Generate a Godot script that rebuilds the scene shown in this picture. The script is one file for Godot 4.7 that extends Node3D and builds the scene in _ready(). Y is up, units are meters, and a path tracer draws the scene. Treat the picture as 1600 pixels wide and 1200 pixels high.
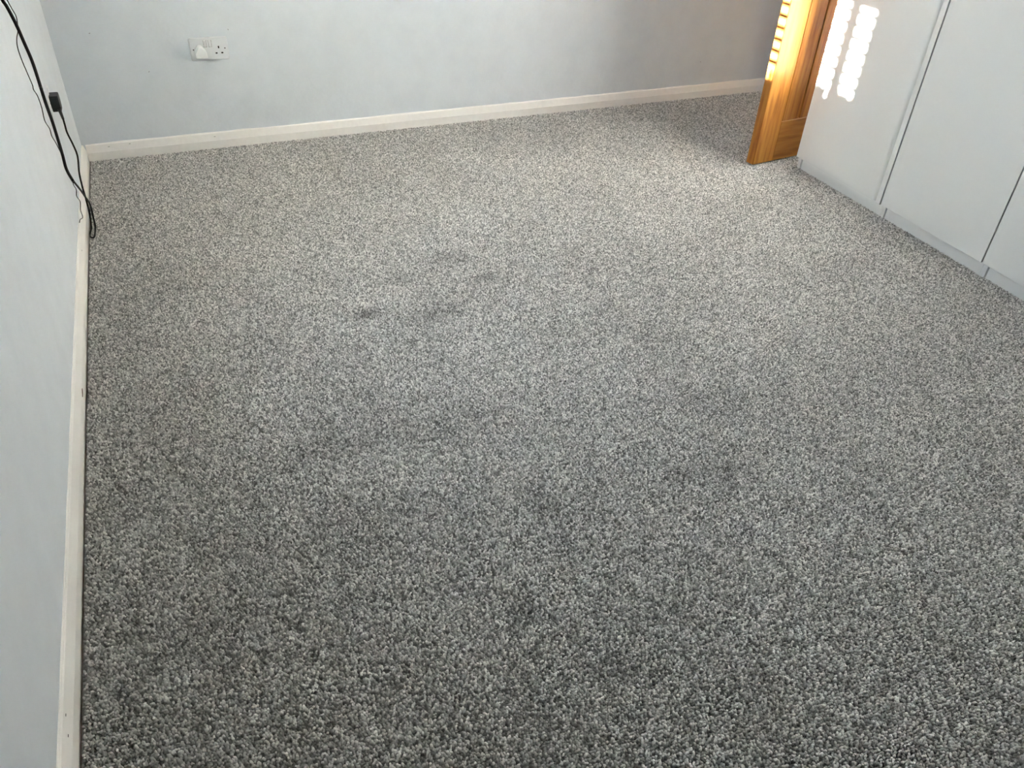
extends Node3D
# A bedroom corner: grey fleck carpet, pale walls, white wardrobes, oak door ajar, low sun through a blind.
# x = 0 is the face of the left skirting, z = 0 the far left corner, y = 0 the carpet.

const YAW_BACK := 0.0236          # the back wall is a little out of square
const WALL_X := -0.0144           # face of the left wall
const DOOR_X := 2.8535            # face of the wardrobe doors
const PLINTH_X := 2.8715
const RIGHT_X := 3.45
const FRONT_Z := 5.6
const HIGH := 2.4

var M := {}
var used := {}

func _ready():
	# ---- camera, sky, sun, exposure
	var cam := Camera3D.new(); cam.name = "camera"
	cam.fov = rad_to_deg(2.0 * atan(600.0 / 1251.7))
	cam.near = 0.02
	cam.far = 100.0
	cam.transform = Transform3D(Basis(Vector3(0.9253, 0.0432, 0.3767), Vector3(0.1964, 0.7952, -0.5737), Vector3(-0.3243, 0.6049, 0.7273)).orthonormalized(), Vector3(0.3572, 1.3334, 3.5544))
	add_child(cam); cam.current = true
	var env := Environment.new()
	var sky := Sky.new()
	var sm := ProceduralSkyMaterial.new()
	sm.sky_top_color = Color(0.74, 0.82, 0.92)
	sm.sky_horizon_color = Color(0.94, 0.95, 0.965)
	sm.ground_horizon_color = Color(0.55, 0.55, 0.52)
	sm.ground_bottom_color = Color(0.33, 0.34, 0.30)
	sm.sky_energy_multiplier = 1.3
	sm.ground_energy_multiplier = 1.0
	sky.sky_material = sm
	env.background_mode = Environment.BG_SKY
	env.sky = sky
	env.tonemap_mode = Environment.TONE_MAPPER_LINEAR
	env.tonemap_exposure = 16.4
	env.sdfgi_enabled = true; env.ssao_enabled = true; env.ssil_enabled = true
	var we := WorldEnvironment.new(); we.name = "environment"; we.environment = env
	add_child(we)
	var sun := DirectionalLight3D.new(); sun.name = "sun"
	sun.light_color = Color(1.0, 0.975, 0.94)
	sun.light_energy = 5.6
	sun.light_angular_distance = 0.45
	sun.sky_mode = DirectionalLight3D.SKY_MODE_LIGHT_ONLY
	sun.shadow_enabled = true
	add_child(sun)
	sun.look_at_from_position(Vector3.ZERO, Vector3(1.0, -0.21, -0.12), Vector3.UP)

	materials()
	room()
	windows()
	carpet()
	skirting()
	wardrobes()
	oak_door()
	sockets()
	cables()

# ------------------------------------------------------------------ helpers
func numbered(n: String) -> String:
	if not used.has(n):
		used[n] = 0
		return n
	used[n] += 1
	return "%s_%03d" % [n, used[n]]

func st() -> SurfaceTool:
	var s := SurfaceTool.new(); s.begin(Mesh.PRIMITIVE_TRIANGLES); return s

func obj(called: String, s: SurfaceTool, m: Material, parent: Node = null) -> MeshInstance3D:
	var o := MeshInstance3D.new()
	o.mesh = s.commit()
	o.material_override = m
	if parent == null:
		o.name = numbered(called); add_child(o)
	else:
		o.name = called; parent.add_child(o, true)
	return o

func thing(called: String, label: String, category: String, at := Vector3.ZERO, turn := 0.0, group := "") -> Node3D:
	var o := Node3D.new(); o.name = numbered(called); add_child(o)
	o.position = at; o.rotation.y = turn
	tag(o, label, category, group)
	return o

func tag(o: Node, label: String, category: String, group := "", kind := ""):
	o.set_meta("label", label); o.set_meta("category", category)
	if group: o.set_meta("group", group)
	if kind: o.set_meta("kind", kind)

func tri(s: SurfaceTool, a: Vector3, b: Vector3, c: Vector3, n: Vector3):
	if (b - a).cross(c - a).dot(n) > 0.0:
		var t := b; b = c; c = t
	for p in [a, b, c]:
		s.set_normal(n); s.add_vertex(p)

func quad(s: SurfaceTool, a: Vector3, b: Vector3, c: Vector3, d: Vector3, n: Vector3):
	tri(s, a, b, c, n); tri(s, a, c, d, n)

# box from lo to hi with all edges chamfered by b
func box(s: SurfaceTool, lo: Vector3, hi: Vector3, b := 0.0, xf := Transform3D.IDENTITY):
	var c := (lo + hi) / 2.0
	var h := (hi - lo) / 2.0
	b = minf(b, minf(h.x, minf(h.y, h.z)) * 0.9)
	var P := func(i: int, sg: Vector3) -> Vector3:   # corner of the face across axis i
		var v := (h - Vector3(b, b, b)); v[i] = h[i]
		return xf * (c + v * sg)
	for i in 3:
		var j := (i + 1) % 3
		var k := (i + 2) % 3
		for g in [-1.0, 1.0]:
			var n := Vector3.ZERO; n[i] = g
			var q := []
			for w in [[-1.0, -1.0], [1.0, -1.0], [1.0, 1.0], [-1.0, 1.0]]:
				var sg := Vector3.ZERO; sg[i] = g; sg[j] = w[0]; sg[k] = w[1]
				q.append(P.call(i, sg))
			quad(s, q[0], q[1], q[2], q[3], (xf.basis * n).normalized())
			if b > 0.0:
				for g2 in [-1.0, 1.0]:      # chamfer between faces i and j
					var n2 := Vector3.ZERO; n2[i] = g; n2[j] = g2
					var e := []
					for g3 in [-1.0, 1.0]:
						var sg2 := Vector3.ZERO; sg2[i] = g; sg2[j] = g2; sg2[k] = g3
						e.append([P.call(i, sg2), P.call(j, sg2)])
					quad(s, e[0][0], e[0][1], e[1][1], e[1][0], (xf.basis * n2).normalized())
	if b > 0.0:
		for gx in [-1.0, 1.0]:
			for gy in [-1.0, 1.0]:
				for gz in [-1.0, 1.0]:
					var sg3 := Vector3(gx, gy, gz)
					tri(s, P.call(0, sg3), P.call(1, sg3), P.call(2, sg3), (xf.basis * sg3).normalized())

# a profile in the plane (u, v), swept along w from w0 to w1; xf maps (u, v, w) to the parent's space
func prism(s: SurfaceTool, pts: PackedVector2Array, w0: float, w1: float, xf := Transform3D.IDENTITY):
	var area := 0.0
	for i in pts.size():
		var a := pts[i]; var b := pts[(i + 1) % pts.size()]
		area += a.x * b.y - b.x * a.y
	var sign_ := 1.0 if area > 0.0 else -1.0
	for i in pts.size():
		var a := pts[i]; var b := pts[(i + 1) % pts.size()]
		var d := b - a
		var n := xf.basis * Vector3(d.y, -d.x, 0.0) * sign_
		quad(s, xf * Vector3(a.x, a.y, w0), xf * Vector3(b.x, b.y, w0), xf * Vector3(b.x, b.y, w1), xf * Vector3(a.x, a.y, w1), n.normalized())
	var t := Geometry2D.triangulate_polygon(pts)
	for i in range(0, t.size(), 3):
		for w in [w0, w1]:
			var q := []
			for k in 3: q.append(xf * Vector3(pts[t[i + k]].x, pts[t[i + k]].y, w))
			tri(s, q[0], q[1], q[2], (xf.basis * Vector3(0, 0, -1.0 if w == w0 else 1.0)).normalized())

func rrect(w: float, h: float, r: float, seg := 5) -> PackedVector2Array:
	var out := PackedVector2Array()
	for k in 4:
		var c := Vector2((w / 2 - r) * [1, -1, -1, 1][k], (h / 2 - r) * [1, 1, -1, -1][k])
		for i in seg + 1:
			var a := (k + float(i) / seg) * PI / 2
			out.append(c + Vector2(cos(a), sin(a)) * r)
	return out

# rounded plate: outline pts from z0 to z1, front edge rolled over by ch in three steps
func slab(s: SurfaceTool, pts: PackedVector2Array, z0: float, z1: float, ch: float, steps := 3, xf := Transform3D.IDENTITY):
	var c := Vector2.ZERO
	var reach := Vector2.ZERO
	for p in pts: c += p / pts.size()
	for p in pts: reach = reach.max((p - c).abs())
	var rings := [[z0, pts]]
	for i in steps + 1:
		var a := float(i) / steps * PI / 2
		var k := Vector2.ONE - Vector2(ch, ch) * (1 - cos(a)) / reach
		var ring := PackedVector2Array()
		for p in pts: ring.append(c + (p - c) * k)
		rings.append([z1 - ch + ch * sin(a), ring])
	var n := pts.size()
	s.set_smooth_group(-1)
	for r in rings.size() - 1:
		for i in n:
			var j := (i + 1) % n
			var a0: Vector2 = rings[r][1][i]; var b0: Vector2 = rings[r][1][j]
			var a1: Vector2 = rings[r + 1][1][i]; var b1: Vector2 = rings[r + 1][1][j]
			var va := Vector3(a0.x, a0.y, rings[r][0]); var vb := Vector3(b0.x, b0.y, rings[r][0])
			var vc := Vector3(b1.x, b1.y, rings[r + 1][0]); var vd := Vector3(a1.x, a1.y, rings[r + 1][0])
			var nn := (vb - va).cross(vd - va).normalized()
			var outw := (a0 + b0) / 2 - c
			if nn.dot(Vector3(outw.x, outw.y, 0.002)) < 0: nn = -nn
			quad(s, xf * va, xf * vb, xf * vc, xf * vd, xf.basis * nn)
	var last: PackedVector2Array = rings[-1][1]
	for cap in [[pts, z0, -1.0], [last, rings[-1][0], 1.0]]:
		var t := Geometry2D.triangulate_polygon(cap[0])
		for i in range(0, t.size(), 3):
			var q := []
			for k in 3: q.append(xf * Vector3(cap[0][t[i + k]].x, cap[0][t[i + k]].y, cap[1]))
			tri(s, q[0], q[1], q[2], xf.basis * Vector3(0, 0, cap[2]))

func smooth_path(p: Array, steps := 6) -> Array:
	var out := []
	for i in p.size() - 1:
		var a: Vector3 = p[maxi(i - 1, 0)]; var b: Vector3 = p[i]; var c: Vector3 = p[i + 1]; var d: Vector3 = p[mini(i + 2, p.size() - 1)]
		for k in steps:
			out.append(b.cubic_interpolate(c, a, d, float(k) / steps))
	out.append(p[-1])
	return out

func tube(s: SurfaceTool, path: Array, r: float, sides := 10, r_end := -1.0):
	var n := path.size()
	var up := Vector3(0.3, 0.2, 0.93).normalized()
	var rings := []
	for i in n:
		var t: Vector3 = ((path[mini(i + 1, n - 1)] as Vector3) - (path[maxi(i - 1, 0)] as Vector3)).normalized()
		up = (up - t * up.dot(t)).normalized()
		var side := t.cross(up)
		var rr := r if r_end < 0.0 else lerpf(r, r_end, float(i) / (n - 1))
		var ring := []
		for k in sides:
			var a := TAU * k / sides
			var nn := up * cos(a) + side * sin(a)
			ring.append([path[i] + nn * rr, nn])
		rings.append(ring)
	for i in n - 1:
		for k in sides:
			var j := (k + 1) % sides
			var q := [rings[i][k], rings[i][j], rings[i + 1][j], rings[i + 1][k]]
			var mid: Vector3 = q[0][1] + q[2][1]
			for f in [[0, 1, 2], [0, 2, 3]]:
				var a3: Vector3 = q[f[0]][0]; var b3: Vector3 = q[f[1]][0]; var c3: Vector3 = q[f[2]][0]
				var order = f if (b3 - a3).cross(c3 - a3).dot(mid) <= 0.0 else [f[0], f[2], f[1]]
				for v in order:
					s.set_normal(q[v][1]); s.add_vertex(q[v][0])
	for e in [0, n - 1]:
		var t2: Vector3 = ((path[1] if e == 0 else path[n - 1]) as Vector3) - ((path[0] if e == 0 else path[n - 2]) as Vector3)
		if e == 0: t2 = -t2
		for k in range(1, sides - 1):
			tri(s, rings[e][0][0], rings[e][k][0], rings[e][k + 1][0], t2.normalized())

# ------------------------------------------------------------------ materials
func mat(name_: String, c: Color, rough := 0.6, spec := 0.5) -> StandardMaterial3D:
	var m := StandardMaterial3D.new()
	m.resource_name = name_; m.albedo_color = c; m.roughness = rough; m.metallic_specular = spec
	M[name_] = m
	return m

func noise_tex(freq: float, seed_: int, size := 512, octaves := 4, ramp: Gradient = null, kind := FastNoiseLite.TYPE_SIMPLEX_SMOOTH, warp := 0.0) -> NoiseTexture2D:
	var n := FastNoiseLite.new()
	n.noise_type = kind; n.frequency = freq; n.seed = seed_; n.fractal_octaves = octaves
	if warp > 0.0:
		n.domain_warp_enabled = true; n.domain_warp_amplitude = warp; n.domain_warp_frequency = freq * 0.6
	var t := NoiseTexture2D.new()
	t.width = size; t.height = size; t.seamless = true; t.noise = n
	if ramp: t.color_ramp = ramp
	return t

func gradient(stops: Array) -> Gradient:
	var g := Gradient.new()
	g.offsets = PackedFloat32Array(stops.map(func(s): return s[0]))
	g.colors = PackedColorArray(stops.map(func(s): return s[1]))
	return g

func relief(m: StandardMaterial3D, t: Texture2D, cm: float):
	m.heightmap_enabled = true; m.heightmap_texture = t; m.heightmap_scale = cm

func triplanar(m: StandardMaterial3D, scale: Vector3, world := false):
	m.uv1_triplanar = true; m.uv1_scale = scale; m.uv1_world_triplanar = world

func materials():
	var paint_mottle := noise_tex(0.012, 5, 512, 4, gradient([[0.0, Color(0.975, 0.976, 0.978)], [0.5, Color(0.99, 0.99, 0.99)], [1.0, Color(1, 1, 1)]]))
	var roller := noise_tex(0.05, 8, 512, 3)
	var wall := mat("wall_paint", Color(0.865, 0.897, 0.922), 0.75, 0.35)
	wall.albedo_texture = paint_mottle; relief(wall, roller, 0.035); triplanar(wall, Vector3(1.3, 1.3, 1.3))
	mat("hall_paint", Color(0.93, 0.845, 0.71), 0.8, 0.3)
	mat("ceiling_paint", Color(0.93, 0.93, 0.92), 0.9, 0.2)
	var gl := mat("gloss_paint", Color(0.955, 0.953, 0.94), 0.38, 0.5)
	relief(gl, noise_tex(0.03, 21, 256, 2), 0.05); triplanar(gl, Vector3(3, 3, 3))
	var wd := mat("wardrobe_white", Color(0.825, 0.83, 0.818), 0.58, 0.38)
	relief(wd, noise_tex(0.02, 23, 256, 2), 0.004); triplanar(wd, Vector3(2, 2, 2))
	mat("plinth_white", Color(0.845, 0.848, 0.835), 0.45, 0.5)
	mat("joint_dark", Color(0.10, 0.10, 0.10), 0.9, 0.1)
	var grain := gradient([[0.0, Color(0.59, 0.35, 0.12)], [0.35, Color(0.71, 0.465, 0.185)], [0.6, Color(0.76, 0.52, 0.22)], [1.0, Color(0.80, 0.585, 0.28)]])
	for k in 4:
		var m := mat("oak_%d" % k, Color(1, 1, 1).darkened([0.0, 0.07, 0.03, 0.1][k]), 0.42, 0.5)
		m.albedo_texture = noise_tex(0.011, 31 + k, 512, 5, grain, FastNoiseLite.TYPE_SIMPLEX_SMOOTH, 26.0)
		relief(m, noise_tex(0.06, 41, 256, 2), 0.02)
		# rails carry their grain sideways, stiles and boards upright
		triplanar(m, Vector3(0.55, 5.5, 5.5) if k == 3 else Vector3(5.5, 0.55, 5.5))
	var oe := mat("oak_edge_shaded", Color(0.80, 0.76, 0.70), 0.5, 0.4)  # oak tinted darker: shade of the latch edge put into the colour
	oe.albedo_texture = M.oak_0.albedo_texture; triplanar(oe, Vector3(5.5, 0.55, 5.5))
	mat("gap_shade_black", Color(0.06, 0.06, 0.06), 0.8, 0.2)
	mat("socket_white", Color(0.88, 0.90, 0.915), 0.30, 0.5)
	mat("plug_white", Color(0.925, 0.94, 0.945), 0.38, 0.5)
	mat("rocker_white", Color(0.87, 0.885, 0.90), 0.3, 0.5)
	mat("black_plastic", Color(0.05, 0.05, 0.052), 0.45, 0.35)
	mat("cable_black", Color(0.045, 0.045, 0.045), 0.55, 0.3)
	mat("nick_grey", Color(0.62, 0.63, 0.64), 0.8, 0.2)
	mat("grey_tie", Color(0.62, 0.63, 0.62), 0.4, 0.5)
	mat("screw_steel", Color(0.30, 0.30, 0.30), 0.4, 0.5).metallic = 0.6
	mat("recess_grey", Color(0.25, 0.25, 0.25), 0.6, 0.3)
	mat("hole_dark", Color(0.02, 0.02, 0.02), 0.8, 0.1)
	mat("bare_wood", Color(0.30, 0.20, 0.13), 0.9, 0.1)
	mat("leaf_green", Color(0.30, 0.42, 0.20), 0.5, 0.4)
	mat("upvc", Color(0.93, 0.93, 0.93), 0.3, 0.5)
	mat("slat_white", Color(0.90, 0.89, 0.86), 0.45, 0.5)
	var g := mat("window_glass", Color(1, 1, 1, 0.03), 0.02, 0.5)
	g.transparency = BaseMaterial3D.TRANSPARENCY_ALPHA
	var back := mat("carpet_backing", Color(0.56, 0.56, 0.55), 0.95, 0.1)
	back.albedo_texture = noise_tex(0.11, 77, 512, 3, gradient([[0.0, Color(0.7, 0.7, 0.7)], [1.0, Color(1, 1, 1)]])); triplanar(back, Vector3(4, 4, 4))
	var pile := mat("carpet_pile", Color(1, 1, 1), 0.9, 0.15)
	pile.vertex_color_use_as_albedo = true
	mat("timber_floor", Color(0.45, 0.38, 0.30), 0.8, 0.2)

# ------------------------------------------------------------------ room shell
func wall_piece(called: String, lo: Vector3, hi: Vector3, holes: Array, across: int, m: Material) -> MeshInstance3D:
	# a wall with rectangular openings [a0, a1, y0, y1] along axis `across` (0 = x, 2 = z), as one mesh
	var s := st()
	var cuts := [lo[across], hi[across]]
	for h in holes: cuts.append_array([h[0], h[1]])
	cuts.sort()
	for i in cuts.size() - 1:
		if cuts[i + 1] - cuts[i] < 1e-5: continue
		var a := lo; var b := hi
		a[across] = cuts[i]; b[across] = cuts[i + 1]
		var hit = null
		for h in holes:
			if cuts[i] >= h[0] - 1e-5 and cuts[i + 1] <= h[1] + 1e-5: hit = h
		if hit == null:
			box(s, a, b)
		else:
			if hit[2] > lo.y + 1e-4:
				var b2 := b; b2.y = hit[2]; box(s, a, b2)
			var a2 := a; a2.y = hit[3]; box(s, a2, b)
	var o := obj(called, s, m)
	o.set_meta("kind", "structure")
	return o

func room():
	var s := st()
	box(s, Vector3(-0.3, -0.16, -0.5), Vector3(4.9, -0.012, FRONT_Z + 0.25))
	var f := obj("floor", s, M.timber_floor); tag(f, "floor boards under the grey carpet", "floor", "", "structure")
	s = st(); box(s, Vector3(-0.3, HIGH, -0.5), Vector3(4.9, HIGH + 0.15, FRONT_Z + 0.25))
	tag(obj("ceiling", s, M.ceiling_paint), "white ceiling above the room", "ceiling", "", "structure")
	var wl := wall_piece("wall_left", Vector3(-0.264, -0.012, -0.4), Vector3(WALL_X, HIGH, FRONT_Z + 0.2), [[0.89, 1.505, 0.90, 2.0], [1.56, 1.99, 0.945, 2.15]], 2, M.wall_paint)
	tag(wl, "pale painted wall on the left, black cables hanging down it", "wall", "", "structure")
	s = st(); box(s, Vector3(-0.3, -0.012, -0.25), Vector3(4.9, HIGH, -0.0163))
	var wb := obj("wall_back", s, M.wall_paint); wb.rotation.y = YAW_BACK
	tag(wb, "pale blue-grey far wall with the white double socket on it", "wall", "", "structure")
	for q in [[0.1216, 0.4849], [0.2989, 0.3305], [0.6255, 0.4705], [2.96, 0.182]]:
		s = st(); box(s, Vector3(-0.0028, -0.0012, -0.0004), Vector3(0.0028, 0.0012, 0.0004), 0.0003, Transform3D(Basis(Vector3(0, 0, 1), q[0] * 3.0), Vector3(q[0], q[1], -0.0163))); obj("nick", s, M.nick_grey, wb)
	s = st(); tube(s, smooth_path([Vector3(0.0, 0.3245, -0.0164), Vector3(0.03, 0.3175, -0.0164), Vector3(0.11, 0.3165, -0.0164), Vector3(0.205, 0.312, -0.0164)], 4), 0.0007, 6); obj("plaster_ridge", s, M.wall_paint, wb)
	var wr := wall_piece("wall_right", Vector3(RIGHT_X, -0.012, -0.4), Vector3(RIGHT_X + 0.1, HIGH, FRONT_Z + 0.2), [[-0.06, 0.735, -0.012, 2.03]], 2, M.wall_paint)
	tag(wr, "wall behind the wardrobes with the doorway in it", "wall", "", "structure")
	var wf := wall_piece("wall_front", Vector3(-0.3, -0.012, FRONT_Z), Vector3(4.9, HIGH, FRONT_Z + 0.25), [], 0, M.wall_paint)
	tag(wf, "plain pale wall behind the viewer", "wall", "", "structure")
	s = st(); box(s, Vector3(4.8, -0.012, -0.4), Vector3(4.9, HIGH, FRONT_Z + 0.2))
	tag(obj("wall_hall", s, M.hall_paint), "hallway wall seen beyond the doorway", "wall", "", "structure")

func windows():
	# window_1: narrow two-light casement in the left wall; the low sun comes through it
	var x := -0.13
	var w := Node3D.new(); w.name = "window_1"; add_child(w); tag(w, "narrow white window in the left wall", "window", "", "structure")
	var s := st()
	var zs := [0.89, 0.93, 1.327, 1.379, 1.463, 1.505]
	box(s, Vector3(x - 0.03, 0.90, zs[0]), Vector3(x + 0.03, 2.0, zs[1]), 0.003)
	box(s, Vector3(x - 0.03, 0.90, zs[4]), Vector3(x + 0.03, 2.0, zs[5]), 0.003)
	box(s, Vector3(x - 0.03, 0.90, zs[1]), Vector3(x + 0.03, 0.957, zs[4]), 0.003)
	box(s, Vector3(x - 0.03, 1.96, zs[1]), Vector3(x + 0.03, 2.0, zs[4]), 0.003)
	obj("window_frame", s, M.upvc, w)
	s = st(); box(s, Vector3(x - 0.02, 0.957, zs[2]), Vector3(x + 0.02, 1.96, zs[3]), 0.003); obj("mullion", s, M.upvc, w)
	for z in [[zs[1], zs[2]], [zs[3], zs[4]]]:
		s = st(); box(s, Vector3(x - 0.02, 1.318, z[0]), Vector3(x + 0.02, 1.395, z[1]), 0.003); obj("transom", s, M.upvc, w)
		for y in [[0.957, 1.318], [1.395, 1.96]]:
			s = st(); box(s, Vector3(x - 0.002, y[0], z[0]), Vector3(x + 0.002, y[1], z[1])); obj("pane", s, M.window_glass, w)
	s = st(); box(s, Vector3(x + 0.03, 0.885, 0.89), Vector3(0.02, 0.90, 1.505), 0.002); obj("window_sill", s, M.gloss_paint, w)
	# venetian blind in the reveal
	var b := thing("venetian_blind", "white slatted blind hanging in the left wall window", "blind", Vector3(-0.062, 0.0, 1.1975))
	s = st(); box(s, Vector3(-0.025, 1.955, -0.30), Vector3(0.025, 1.995, 0.30), 0.003); obj("head_rail", s, M.slat_white, b)
	var sl := st()
	box(sl, Vector3(-0.025, -0.0014, -0.298), Vector3(0.025, 0.0014, 0.298), 0.0006)
	var one := sl.commit()
	var y0 := 1.017
	for k in 22:
		var o := MeshInstance3D.new(); o.mesh = one; o.material_override = M.slat_white; o.name = "slat"
		b.add_child(o, true)
		o.position = Vector3(0, y0 + k * 0.044, 0); o.rotation_degrees.z = 14.0
	for z in [-0.2, 0.2]:
		s = st(); tube(s, [Vector3(0, 1.0, z), Vector3(0, 1.96, z)], 0.001, 6); obj("cord", s, M.slat_white, b)
	# a low planter on the sill; the gaps between its leaves let through the last flecks of sun
	var pp := thing("planter", "low white planter of small leafy plants on the window sill", "plant", Vector3(-0.045, 0.90, 1.24))
	s = st(); slab(s, rrect(0.06, 0.52, 0.01), 0.0, 0.028, 0.003, 2, Transform3D(Basis(Vector3(1, 0, 0), Vector3(0, 0, 1), Vector3(0, 1, 0)), Vector3.ZERO)); obj("trough", s, M.socket_white, pp)
	var rg := RandomNumberGenerator.new(); rg.seed = 77
	for k in 44:
		s = st()
		var ln := rg.randf_range(0.055, 0.088); var wd := rg.randf_range(0.012, 0.02)
		var dirv := Vector3(rg.randf_range(-0.25, 0.25), 1.0, rg.randf_range(-0.9, 0.9)).normalized()
		var sd := Vector3(rg.randf_range(-0.5, 0.5), 0, 1.0); sd = (sd - dirv * sd.dot(dirv)).normalized()
		var nn := dirv.cross(sd)
		var base := Vector3(rg.randf_range(-0.015, 0.015), 0.024, rg.randf_range(-0.24, 0.24))
		var prev := []
		for i in 6:
			var u := i / 5.0
			var c := base + dirv * ln * u + nn * 0.012 * u * u
			var hw := wd * sin(PI * clampf(u * 0.92 + 0.06, 0, 1)) * 0.8
			var row := [c - sd * hw, c + nn * 0.002, c + sd * hw, c - nn * 0.0006]
			if prev:
				for q in 4:
					var q2 := (q + 1) % 4
					quad(s, prev[q], prev[q2], row[q2], row[q], nn if q < 2 else -nn)
			prev = row
		obj("leaf", s, M.leaf_green, pp)
	# window_2: wider window in the same wall; an added unseen block keeps low sun off its lower part
	var w2 := Node3D.new(); w2.name = "window_2"; add_child(w2); tag(w2, "wide white window in the left wall, nearer the viewer", "window", "", "structure")
	s = st()
	for q in [[1.56, 1.60, 0.945, 2.15], [1.95, 1.99, 0.945, 2.15], [1.60, 1.95, 0.945, 0.99], [1.60, 1.95, 2.11, 2.15]]:
		box(s, Vector3(x - 0.03, q[2], q[0]), Vector3(x + 0.03, q[3], q[1]), 0.003)
	obj("window_frame", s, M.upvc, w2)
	for q in [[1.60, 1.95]]:
		s = st(); box(s, Vector3(x - 0.002, 0.99, q[0]), Vector3(x + 0.002, 2.11, q[1])); obj("pane", s, M.window_glass, w2)
	s = st(); box(s, Vector3(x + 0.03, 0.93, 1.56), Vector3(0.02, 0.945, 1.99), 0.002); obj("window_sill", s, M.gloss_paint, w2)
	s = st(); box(s, Vector3(-3.4, -3.0, 1.87), Vector3(-3.0, 2.27, 9.0), 0.01)  # unseen block, added to hold back sun from window_2
	tag(obj("added_sun_block", s, M.wall_paint), "added unseen block outside the left windows, cutting the low sun", "wall", "", "structure")

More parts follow.
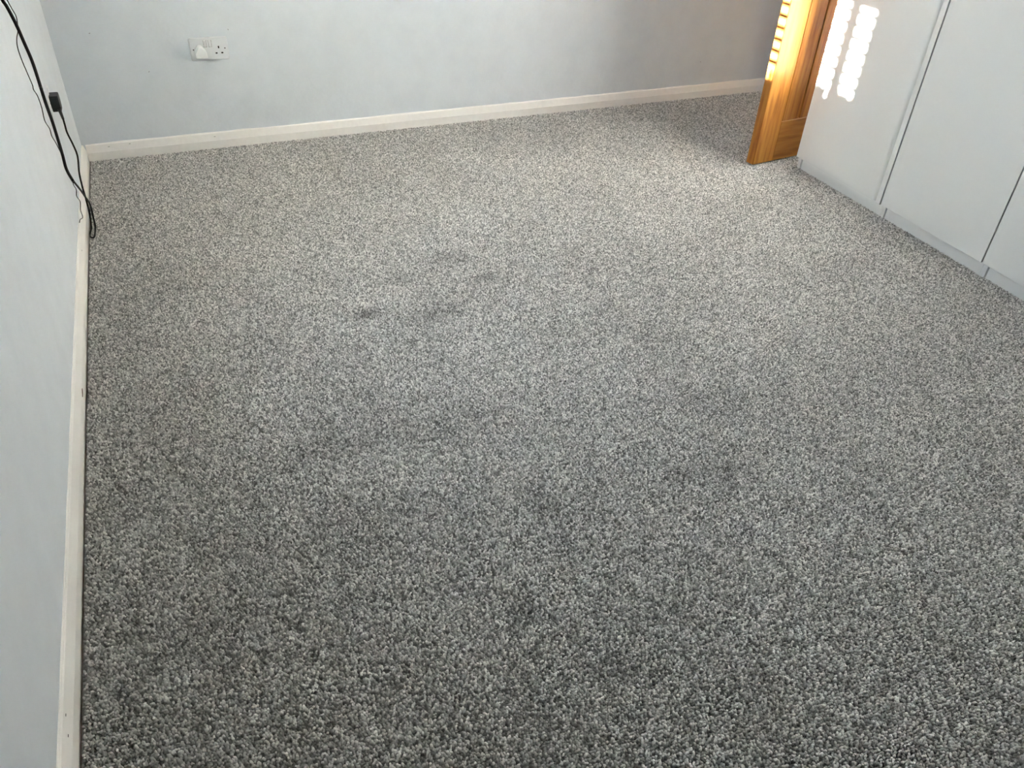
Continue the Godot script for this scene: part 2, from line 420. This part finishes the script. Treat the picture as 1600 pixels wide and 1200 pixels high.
# ------------------------------------------------------------------ carpet
func carpet():
	var s := st()
	var back_at := func(x: float) -> float: return -tan(YAW_BACK) * x
	var a := Vector3(0.003, -0.0035, back_at.call(0.003) + 0.003)
	# backing: one sheet, its far edge following the wall
	var outline := PackedVector2Array([Vector2(0.003, a.z), Vector2(3.447, back_at.call(3.447) + 0.003), Vector2(3.447, FRONT_Z - 0.003), Vector2(0.003, FRONT_Z - 0.003)])
	prism(s, outline, 0.0, 0.008, Transform3D(Basis(Vector3(1, 0, 0), Vector3(0, 0, 1), Vector3(0, 1, 0)), Vector3(0, -0.0115, 0)))
	var c := obj("carpet", s, M.carpet_backing)
	tag(c, "grey flecked twist-pile fitted carpet with faint darker lean marks, their shade painted in", "carpet")
	# the twisted tufts: small domed yarn ends, each its own shade of grey
	var t := st()
	var prof := [[0.00255, -0.0045], [0.0026, -0.001], [0.0023, 0.0012], [0.0014, 0.0028]]
	var sides := 6
	var V := func(r: int, k: int) -> Vector3:
		var an: float = TAU * k / sides + r * 0.45
		return Vector3(cos(an) * prof[r][0] * 1.12, prof[r][1], sin(an) * prof[r][0] * 0.88)
	t.set_smooth_group(0)
	for r in prof.size() - 1:
		for k in sides:
			var q := [V.call(r, k), V.call(r, k + 1), V.call(r + 1, k + 1), V.call(r + 1, k)]
			for f in [[0, 2, 1], [0, 3, 2]]:
				var nn: Vector3 = (q[f[1]] - q[f[0]]).cross(q[f[2]] - q[f[0]])
				var ordr = f if nn.dot(Vector3(q[0].x, 0.002, q[0].z)) <= 0 else [f[0], f[2], f[1]]
				for i in ordr:
					t.set_normal(Vector3(q[i].x, maxf(q[i].y + 0.001, 0.0) * 1.2, q[i].z).normalized()); t.add_vertex(q[i])
	var tip := Vector3(0.0002, 0.0034, 0.0001)
	for k in sides:
		var p0: Vector3 = V.call(3, k); var p1: Vector3 = V.call(3, k + 1)
		var tri3 := [p0, p1, tip]
		if (p1 - p0).cross(tip - p0).y > 0: tri3 = [p0, tip, p1]
		for p in tri3:
			t.set_normal((Vector3(p.x, maxf(p.y + 0.001, 0.0) * 1.2, p.z)).normalized()); t.add_vertex(p)
	var mesh := t.commit()
	var rng := RandomNumberGenerator.new(); rng.seed = 4711
	var wide := FastNoiseLite.new(); wide.seed = 3; wide.frequency = 2.2; wide.fractal_octaves = 4
	var fine := FastNoiseLite.new(); fine.seed = 9; fine.frequency = 30.0; fine.fractal_octaves = 2
	# traffic marks, the leaning pile's shade painted as darker tufts: x, z, half length along x, half width along z, strength
	var spots := [[1.14, 1.22, 0.07, 0.05, 0.20], [0.92, 1.31, 0.05, 0.03, 0.17], [1.21, 1.39, 0.06, 0.03, 0.2], [0.78, 1.48, 0.055, 0.03, 0.3], [0.95, 1.55, 0.09, 0.035, 0.15], [1.03, 1.53, 0.05, 0.03, 0.12],
		[1.325, 2.42, 0.035, 0.03, 0.2], [1.44, 2.45, 0.05, 0.035, 0.14], [0.81, 2.65, 0.03, 0.03, 0.2], [0.93, 2.84, 0.05, 0.035, 0.18], [0.97, 2.41, 0.03, 0.1, 0.14], [1.53, 1.69, 0.03, 0.2, 0.09], [1.545, 2.18, 0.1, 0.06, 0.09], [0.55, 2.3, 0.2, 0.04, 0.07], [0.7, 2.05, 0.3, 0.03, 0.08]]
	var step := 0.0047
	var rows := int((3.44 + 0.09) / step)
	var cols := int(3.44 / step)
	var buf := PackedFloat32Array()
	buf.resize(rows * cols * 16)
	var n := 0
	for j in rows:
		var z := -0.085 + j * step
		for i in cols:
			var x := 0.0075 + (i + 0.5 * (j % 2)) * step + rng.randf_range(-0.0016, 0.0016)
			var zz := z + rng.randf_range(-0.0016, 0.0016)
			if zz < -0.0236 * x + 0.0035 or (x > 2.8745 and zz > 0.884) or x > 3.44: continue
			if zz > 2.75 and zz > 2.86 + 0.33 * x: continue
			var yaw := rng.randf() * TAU
			var sc := rng.randf_range(0.85, 1.2)
			var tall := rng.randf_range(0.75, 1.35)
			var lx := rng.randf_range(-0.4, 0.4)
			var lz := rng.randf_range(-0.4, 0.4)
			var u := rng.randf()
			var v := 0.455 * pow(2.0, rng.randf_range(-0.55, 0.45))
			if u < 0.21: v = rng.randf_range(0.17, 0.25)
			elif u > 0.80: v = rng.randf_range(0.65, 0.84)
			v *= 1.0 + 0.11 * wide.get_noise_2d(x, zz) + 0.06 * fine.get_noise_2d(x, zz)
			for p in spots:
				var e: float = pow((x - p[0]) / p[2], 2) + pow((zz - p[1]) / p[3], 2)
				if e < 6.0: v *= 1.0 - 1.5 * p[4] * exp(-e * 0.8)
			var cy := cos(yaw) * sc; var sy := sin(yaw) * sc
			var b := n * 16
			buf[b] = cy; buf[b + 1] = lx * tall; buf[b + 2] = sy; buf[b + 3] = x
			buf[b + 4] = 0.0; buf[b + 5] = tall; buf[b + 6] = 0.0; buf[b + 7] = rng.randf_range(-0.0008, 0.0004)
			buf[b + 8] = -sy; buf[b + 9] = lz * tall; buf[b + 10] = cy; buf[b + 11] = zz
			buf[b + 12] = v * 1.02; buf[b + 13] = v; buf[b + 14] = v * 0.955; buf[b + 15] = 1.0
			n += 1
	buf.resize(n * 16)
	var mm := MultiMesh.new()
	mm.transform_format = MultiMesh.TRANSFORM_3D
	mm.use_colors = true
	mm.mesh = mesh
	mm.instance_count = n
	mm.buffer = buf
	var mi := MultiMeshInstance3D.new(); mi.name = "pile"
	mi.multimesh = mm; mi.material_override = M.carpet_pile
	mi.set_meta("kind", "stuff")
	c.add_child(mi, true)

# ------------------------------------------------------------------ skirting
func skirting():
	# chamfered board: upright face 35 mm, then a slope back to the wall
	var prof := PackedVector2Array([Vector2(-0.0165, -0.0115), Vector2(0, -0.0115), Vector2(0, 0.0345), Vector2(-0.001, 0.0365), Vector2(-0.0085, 0.0625), Vector2(-0.0105, 0.0642), Vector2(-0.0165, 0.0645)])
	var s := st()
	# left: (u, v) = (x, y), swept along z
	prism(s, prof, -0.016, FRONT_Z, Transform3D.IDENTITY)
	var l := obj("baseboard_left", s, M.gloss_paint); tag(l, "white gloss skirting board along the left wall with chipped paint", "skirting", "", "structure")
	# filler bead where board meets wall, a little uneven
	var rng := RandomNumberGenerator.new(); rng.seed = 12
	var pts := []
	var z := 0.02
	while z < 3.6:
		pts.append(Vector3(-0.0136 + rng.randf_range(-0.0008, 0.0008), 0.0640 + rng.randf_range(-0.0012, 0.0030), z)); z += 0.055
	s = st(); tube(s, smooth_path(pts, 3), 0.0033, 8); obj("filler_bead", s, M.gloss_paint, l)
	# chip showing bare wood on the upright face, nail heads on the slope
	s = st(); slab(s, PackedVector2Array([Vector2(-0.016, 0.003), Vector2(-0.004, -0.003), Vector2(0.012, -0.0045), Vector2(0.02, 0.0), Vector2(0.004, 0.003), Vector2(-0.008, 0.006)]), 0.0, 0.0006, 0.0002, 1, Transform3D(Basis(Vector3(0, 0, 1), Vector3(0, 1, 0), Vector3(1, 0, 0)), Vector3(-0.0001, 0.027, 1.66)))
	obj("paint_chip", s, M.bare_wood, l)
	for q in [[0.055, 2.62], [0.047, 2.655], [0.05, 0.9]]:
		s = st(); box(s, Vector3(-0.0022, -0.0006, -0.0022), Vector3(0.0022, 0.0004, 0.0022), 0.0004, Transform3D(Basis(Vector3(0, 0, 1), 1.28), Vector3(-0.001 - (q[0] - 0.0365) * 0.288, q[0], q[1]))); obj("nail_head", s, M.screw_steel, l)
	# back: same board on the yawed wall; (u, v, w) -> (z, y, x) in the wall's own space
	s = st()
	prism(s, prof, 0.0, 3.45, Transform3D(Basis(Vector3(0, 0, 1), Vector3(0, 1, 0), Vector3(1, 0, 0)), Vector3.ZERO))
	var b := obj("baseboard_back", s, M.gloss_paint); b.rotation.y = YAW_BACK
	tag(b, "white gloss skirting board along the far wall", "skirting", "", "structure")
	pts = []
	var x := 0.02
	while x < 3.4:
		pts.append(Vector3(x, 0.0640 + rng.randf_range(-0.001, 0.002), -0.0146 + rng.randf_range(-0.0005, 0.0005))); x += 0.06
	s = st(); tube(s, smooth_path(pts, 3), 0.0025, 8); obj("filler_bead", s, M.gloss_paint, b)
	for q in [[0.085, 0.052], [0.165, 0.055], [0.5, 0.05]]:
		s = st(); box(s, Vector3(-0.0035, -0.0012, -0.0006), Vector3(0.0035, 0.0012, 0.0005), 0.0004, Transform3D(Basis(Vector3(1, 0, 0), -0.29), Vector3(q[0], q[1], -0.0012 - (q[1] - 0.0365) * 0.288))); obj("nail_head", s, M.grey_tie, b)

# ------------------------------------------------------------------ wardrobes
func wardrobes():
	var edges := [0.8875, 1.4055, 1.9015, 2.397, 2.8925, 3.388]
	var labels := ["white wardrobe unit beside the oak door, sunlight and a full-height pull on its door", "middle white wardrobe unit, plain door, right of the door with the full-height pull", "white wardrobe unit whose plain door is cut off by the right edge of the photo", "plain white wardrobe unit, fourth along from the oak door", "plain white wardrobe unit, fifth along from the oak door"]
	for k in 5:
		var z0: float = edges[k]; var z1: float = edges[k + 1]
		var zc := (z0 + z1) / 2
		var w := thing("wardrobe_unit", labels[k], "wardrobe", Vector3(PLINTH_X, 0, zc), 0, "row of white wardrobe units")
		var h := (z1 - z0) / 2
		var s: SurfaceTool
		for g in [-1.0, 1.0]:
			s = st(); box(s, Vector3(0, -0.003, g * h - (0.0185 if g > 0 else 0.0)), Vector3(0.57, 2.2, g * h + (0.0 if g > 0 else 0.0185)), 0.0012); obj("side_panel", s, M.plinth_white, w)
		s = st(); box(s, Vector3(0.006, -0.003, -h + 0.0205), Vector3(0.02, 0.0555, h - 0.0198), 0.001); obj("plinth_panel", s, M.plinth_white, w)
		s = st(); box(s, Vector3(0.0, 0.056, -h + 0.0185), Vector3(0.56, 0.074, h - 0.0185)); obj("base_panel", s, M.plinth_white, w)
		s = st(); box(s, Vector3(0.0, 2.18, -h + 0.0185), Vector3(0.56, 2.2, h - 0.0185)); obj("top_panel", s, M.plinth_white, w)
		s = st(); box(s, Vector3(0.552, 0.074, -h + 0.0185), Vector3(0.558, 2.18, h - 0.0185)); obj("back_panel", s, M.plinth_white, w)
		for g in [-1.0, 1.0]:
			s = st(); box(s, Vector3(-0.0012, 0.056, g * h - (0.006 if g > 0 else 0.0)), Vector3(0.0002, 2.19, g * h + (0.0 if g > 0 else 0.006))); obj("gap_shade", s, M.gap_shade_black, w)  # black strips stand for the shade inside the door gaps
		# door: front face at DOOR_X
		var f := DOOR_X - PLINTH_X
		var bottom := 0.0535
		s = st()
		if k == 0:
			# front skin turns inward in a soft cove near the closing edge
			var p := PackedVector2Array()
			p.append(Vector2(-0.0013, -h + 0.001)); p.append(Vector2(f + 0.0015, -h + 0.001)); p.append(Vector2(f, -h + 0.0025))
			var e := h - 0.002 - 0.0225 - 0.026   # where the cove begins
			for i in 9:
				var a := float(i) / 8
				p.append(Vector2(f + 0.0145 * (1.0 - cos(a * PI / 2)), e + 0.0205 * sin(a * PI / 2)))
			p.append(Vector2(-0.0013, e + 0.0205))
			prism(s, p, bottom, 2.195, Transform3D(Basis(Vector3(1, 0, 0), Vector3(0, 0, 1), Vector3(0, 1, 0)), Vector3.ZERO))
			var d := obj("door", s, M.wardrobe_white, w)
			s = st(); box(s, Vector3(f - 0.0005, bottom - 0.003, h - 0.002 - 0.024), Vector3(-0.001, 2.195, h - 0.0027), 0.0010)
			obj("handle", s, M.wardrobe_white, d).set_meta("label", "full-height edge pull")
			s = st(); box(s, Vector3(f + 0.0150, bottom - 0.003, h - 0.0310), Vector3(f + 0.0172, 2.195, h - 0.0262)); obj("handle_channel", s, M.plinth_white, d)
		else:
			box(s, Vector3(f, bottom, -h + 0.0026), Vector3(-0.0013, 2.195, h - 0.0026), 0.0008)
			obj("door", s, M.wardrobe_white, w)

# ------------------------------------------------------------------ oak door
func oak_door():
	var turn := deg_to_rad(7.78)
	var d := thing("door_1", "open oak door with upright grooved boards beside the wardrobes", "door", Vector3(2.679, 0.0, 0.824), turn)
	d.set_meta("kind", "structure")
	# local x runs from the latch edge to the hinge, local z = 0 is the face towards the room
	var T := 0.0405
	var B := 0.008
	var Hh := 1.985
	var W := 0.762
	var s := st(); box(s, Vector3(0.0045, B, -T), Vector3(0.1195, Hh, 0), 0.0012); obj("stile", s, M.oak_0, d)
	s = st(); box(s, Vector3(0, B, -T), Vector3(0.0046, Hh, -0.0006), 0.0012); obj("shaded_edge_strip", s, M.oak_edge_shaded, d)  # added strip that carries the edge's painted shade
	s = st(); box(s, Vector3(W - 0.12, B, -T), Vector3(W, Hh, 0), 0.0018); obj("stile", s, M.oak_0, d)
	s = st(); box(s, Vector3(0.1195, B, -T), Vector3(W - 0.12, 0.1825, 0), 0.0016); obj("rail", s, M.oak_3, d)
	s = st(); box(s, Vector3(0.1195, Hh - 0.12, -T), Vector3(W - 0.12, Hh, 0), 0.0016); obj("rail", s, M.oak_3, d)
	var n := 5
	var x0 := 0.1195
	var pitch := (W - 0.12 - x0) / n
	for k in n:
		s = st()
		var g0 := 0.0062
		box(s, Vector3(x0 + k * pitch + g0, 0.183, -T + 0.006), Vector3(x0 + (k + 1) * pitch - g0 * 0.12, Hh - 0.1205, -0.0028), 0.0022)
		obj("board", s, [M.oak_1, M.oak_2, M.oak_0][k % 3], d)
	s = st(); box(s, Vector3(x0, 0.1826, -0.030), Vector3(W - 0.12, Hh - 0.12, -0.021)); obj("tongue", s, M.oak_1, d)
	# frame of the doorway it belongs to
	var t := Node3D.new(); t.name = "trim_1"; add_child(t); tag(t, "white painted lining of the doorway behind the oak door", "door frame", "", "structure")
	for q in [[-0.0599, -0.035, 0.0, 2.03], [0.727, 0.7349, 0.0, 2.03], [-0.035, 0.727, 2.0, 2.03]]:
		s = st(); box(s, Vector3(RIGHT_X - 0.005, q[2] - 0.003, q[0]), Vector3(RIGHT_X + 0.105, q[3], q[1]), 0.002); obj("lining", s, M.gloss_paint, t)

# ------------------------------------------------------------------ sockets and plugs
func pin_holes(root: CSGShape3D, c: Vector2, front: float):
	for q in [[0.0, 0.0111, 0.005, 0.009], [-0.0111, -0.0111, 0.0075, 0.0052], [0.0111, -0.0111, 0.0075, 0.0052]]:
		var b := CSGBox3D.new(); b.name = "pin_hole"; b.operation = CSGShape3D.OPERATION_SUBTRACTION
		b.size = Vector3(q[2], q[3], 0.012); b.position = Vector3(c.x + q[0], c.y + q[1], front)
		b.material = M.hole_dark
		root.add_child(b, true)

func faceplate(w: float, h: float, parent: Node3D) -> CSGMesh3D:
	var s := st(); slab(s, rrect(w, h, 0.006), 0.0, 0.0085, 0.0035, 3)
	s.index()
	var p := CSGMesh3D.new(); p.name = "faceplate"; p.mesh = s.commit(); p.material = M.socket_white
	parent.add_child(p, true)
	return p

func rocker(parent: Node3D, plate: CSGShape3D, at: Vector2, tilt: float):
	var cut := CSGBox3D.new(); cut.name = "recess"; cut.operation = CSGShape3D.OPERATION_SUBTRACTION
	cut.size = Vector3(0.0132, 0.0262, 0.009); cut.position = Vector3(at.x, at.y, 0.008); cut.material = M.recess_grey
	plate.add_child(cut, true)
	var s := st(); slab(s, rrect(0.0112, 0.0240, 0.0012, 3), -0.005, 0.0018, 0.0008, 2)
	var r := obj("rocker_switch", s, M.rocker_white, parent)
	r.position = Vector3(at.x, at.y, 0.0085); r.rotation.x = tilt

func screw(parent: Node3D, at: Vector2):
	var s := st()
	var ring := PackedVector2Array()
	for i in 12: ring.append(Vector2(cos(TAU * i / 12), sin(TAU * i / 12)) * 0.0026)
	slab(s, ring, 0.006, 0.0088, 0.0004, 2)
	obj("screw", s, M.screw_steel, parent).position = Vector3(at.x, at.y, 0)

func sockets():
	# double socket on the far wall
	var along := 0.5405
	var at := Vector3(along, 0.4035, -0.0163).rotated(Vector3.UP, YAW_BACK)
	var d := thing("double_socket", "white double wall socket with two rocker switches on the far wall", "socket", at, YAW_BACK)
	var p := faceplate(0.1475, 0.0865, d)
	pin_holes(p, Vector2(0.0365, -0.006), 0.0085)
	pin_holes(p, Vector2(-0.0365, -0.006), 0.0085)
	rocker(d, p, Vector2(-0.0135, 0.0205), deg_to_rad(5.0))
	rocker(d, p, Vector2(0.0055, 0.0205), deg_to_rad(-5.0))
	screw(d, Vector2(-0.0605, 0.0)); screw(d, Vector2(0.0605, 0.0))
	# white charger plug in its left half
	var c := thing("plug", "white three-pin charger plug in the left half of the double socket", "plug", (Vector3(along - 0.0365, 0.3975, -0.0163) + Vector3(0, 0, 0.0088)).rotated(Vector3.UP, YAW_BACK), YAW_BACK)
	var out := PackedVector2Array()
	var corners := [Vector2(0.0235, -0.021), Vector2(0.0235, -0.001), Vector2(0.0065, 0.0235), Vector2(-0.0065, 0.0235), Vector2(-0.0235, -0.001), Vector2(-0.0235, -0.021)]
	for i in 6:
		var a: Vector2 = corners[(i + 5) % 6]; var b: Vector2 = corners[i]; var e: Vector2 = corners[(i + 1) % 6]
		var r := 0.0045
		var q0: Vector2 = b + (a - b).normalized() * r; var q1: Vector2 = b + (e - b).normalized() * r
		for k in 5:
			var u := k / 4.0
			out.append(q0.lerp(b, u).lerp(b.lerp(q1, u), u))
	var s := st(); slab(s, out, 0.0, 0.036, 0.005, 4); obj("plug_body", s, M.plug_white, c)
	# single socket on the left wall, seen almost edge on
	var zc := 0.562
	var yc := 0.424
	var l := thing("single_socket", "white single wall socket on the left wall behind the black plug", "socket", Vector3(WALL_X, yc, zc), PI / 2)
	var pl := faceplate(0.0865, 0.0865, l)
	pin_holes(pl, Vector2(0.0, -0.006), 0.0085)
	rocker(l, pl, Vector2(0.0, 0.0265), deg_to_rad(5.0))
	screw(l, Vector2(-0.030, 0.0)); screw(l, Vector2(0.030, 0.0))

func cables():
	# black plug in the left wall socket; its lead loops on the carpet and climbs back up to the window sill
	var at := Vector3(WALL_X + 0.0088, 0.418, 0.562)
	var bp := thing("mains_lead", "black plug in the left wall socket, its cable looping to the carpet and up again", "power cable", at)
	var out := PackedVector2Array([Vector2(-0.022, 0.026), Vector2(0.022, 0.026), Vector2(0.026, 0.020), Vector2(0.026, -0.006), Vector2(0.015, -0.026), Vector2(-0.015, -0.026), Vector2(-0.026, -0.006), Vector2(-0.026, 0.020)])
	var s := st(); slab(s, out, 0.0, 0.026, 0.004, 3, Transform3D(Basis(Vector3.UP, PI / 2), Vector3.ZERO)); obj("plug_body", s, M.black_plastic, bp)
	var boot := [Vector3(0.012, 0.404, 0.572), Vector3(0.016, 0.396, 0.592), Vector3(0.022, 0.384, 0.627)]
	s = st(); tube(s, boot.map(func(p): return p - at), 0.0062, 10, 0.0038); obj("cable_boot", s, M.black_plastic, bp)
	var thin := [Vector3(0.0215, 0.387, 0.622), Vector3(0.022, 0.364, 0.628), Vector3(0.022, 0.339, 0.628), Vector3(0.026, 0.2926, 0.606), Vector3(0.029, 0.258, 0.600), Vector3(0.0285, 0.239, 0.614), Vector3(0.026, 0.212, 0.663), Vector3(0.025, 0.167, 0.678), Vector3(0.024, 0.127, 0.670), Vector3(0.022, 0.072, 0.672), Vector3(0.0165, 0.030, 0.688), Vector3(0.0075, 0.0075, 0.690), Vector3(0.0085, 0.0065, 0.712), Vector3(0.0155, 0.0065, 0.722), Vector3(0.0225, 0.0085, 0.712), Vector3(0.026, 0.0175, 0.656), Vector3(0.032, 0.0685, 0.687), Vector3(0.038, 0.128, 0.727), Vector3(0.044, 0.195, 0.832), Vector3(0.049, 0.267, 0.942), Vector3(0.052, 0.358, 1.082)]
	s = st(); tube(s, smooth_path(thin, 6).map(func(p): return p - at), 0.0029, 10); obj("cable", s, M.cable_black, bp)
	var thick := [Vector3(0.051, 0.345, 1.064), Vector3(0.048, 0.399, 1.104), Vector3(0.050, 0.445, 1.111), Vector3(0.054, 0.501, 1.141), Vector3(0.054, 0.551, 1.144), Vector3(0.054, 0.603, 1.162), Vector3(0.054, 0.661, 1.165), Vector3(0.052, 0.7066, 1.1586), Vector3(0.048, 0.753, 1.1665), Vector3(0.042, 0.794, 1.1595), Vector3(0.034, 0.833, 1.158), Vector3(0.028, 0.850, 1.156), Vector3(0.028, 0.885, 1.18), Vector3(0.024, 0.908, 1.20), Vector3(0.008, 0.9085, 1.21), Vector3(-0.012, 0.9045, 1.23)]
	s = st(); tube(s, smooth_path(thick, 5).map(func(p): return p - at), 0.0040, 10); obj("cable", s, M.cable_black, bp)
	s = st(); tube(s, [Vector3(0.054, 0.638, 1.1638) - at, Vector3(0.054, 0.645, 1.1645) - at], 0.0046, 10); obj("cable_tie", s, M.grey_tie, bp)
	# hair-thin black wire beside it, wavy, its loose end by the skirting
	var w := [Vector3(-0.012, 0.9015, 1.19), Vector3(0.012, 0.9035, 1.17), Vector3(0.0275, 0.9, 1.155), Vector3(0.033, 0.875, 1.142), Vector3(0.035, 0.8422, 1.128), Vector3(0.035, 0.8153, 1.095), Vector3(0.035, 0.7917, 1.064), Vector3(0.035, 0.7761, 1.079), Vector3(0.035, 0.7666, 1.111), Vector3(0.035, 0.7628, 1.166), Vector3(0.035, 0.7502, 1.1975), Vector3(0.035, 0.7211, 1.195), Vector3(0.035, 0.6823, 1.1725), Vector3(0.035, 0.6456, 1.149), Vector3(0.035, 0.6349, 1.154), Vector3(0.035, 0.6082, 1.12), Vector3(0.035, 0.5758, 1.1105), Vector3(0.035, 0.5456, 1.128), Vector3(0.035, 0.5097, 1.086), Vector3(0.035, 0.4895, 1.087), Vector3(0.035, 0.4561, 1.050), Vector3(0.035, 0.4148, 1.014), Vector3(0.035, 0.3927, 1.006), Vector3(0.035, 0.3597, 1.001), Vector3(0.035, 0.3036, 0.9475),
		Vector3(0.030, 0.2771, 0.914), Vector3(0.024, 0.2282, 0.836), Vector3(0.018, 0.2015, 0.823), Vector3(0.013, 0.1476, 0.740), Vector3(0.008, 0.1225, 0.751), Vector3(0.003, 0.0795, 0.711), Vector3(-0.001, 0.0925, 0.757), Vector3(-0.003, 0.0908, 0.776)]
	var t := thing("thin_wire", "hair-thin wavy black wire hanging beside the black cable, loose end at the skirting", "wire", w[-1])
	s = st(); tube(s, smooth_path(w, 5).map(func(p): return p - w[-1]), 0.00125, 6); obj("wire", s, M.cable_black, t)
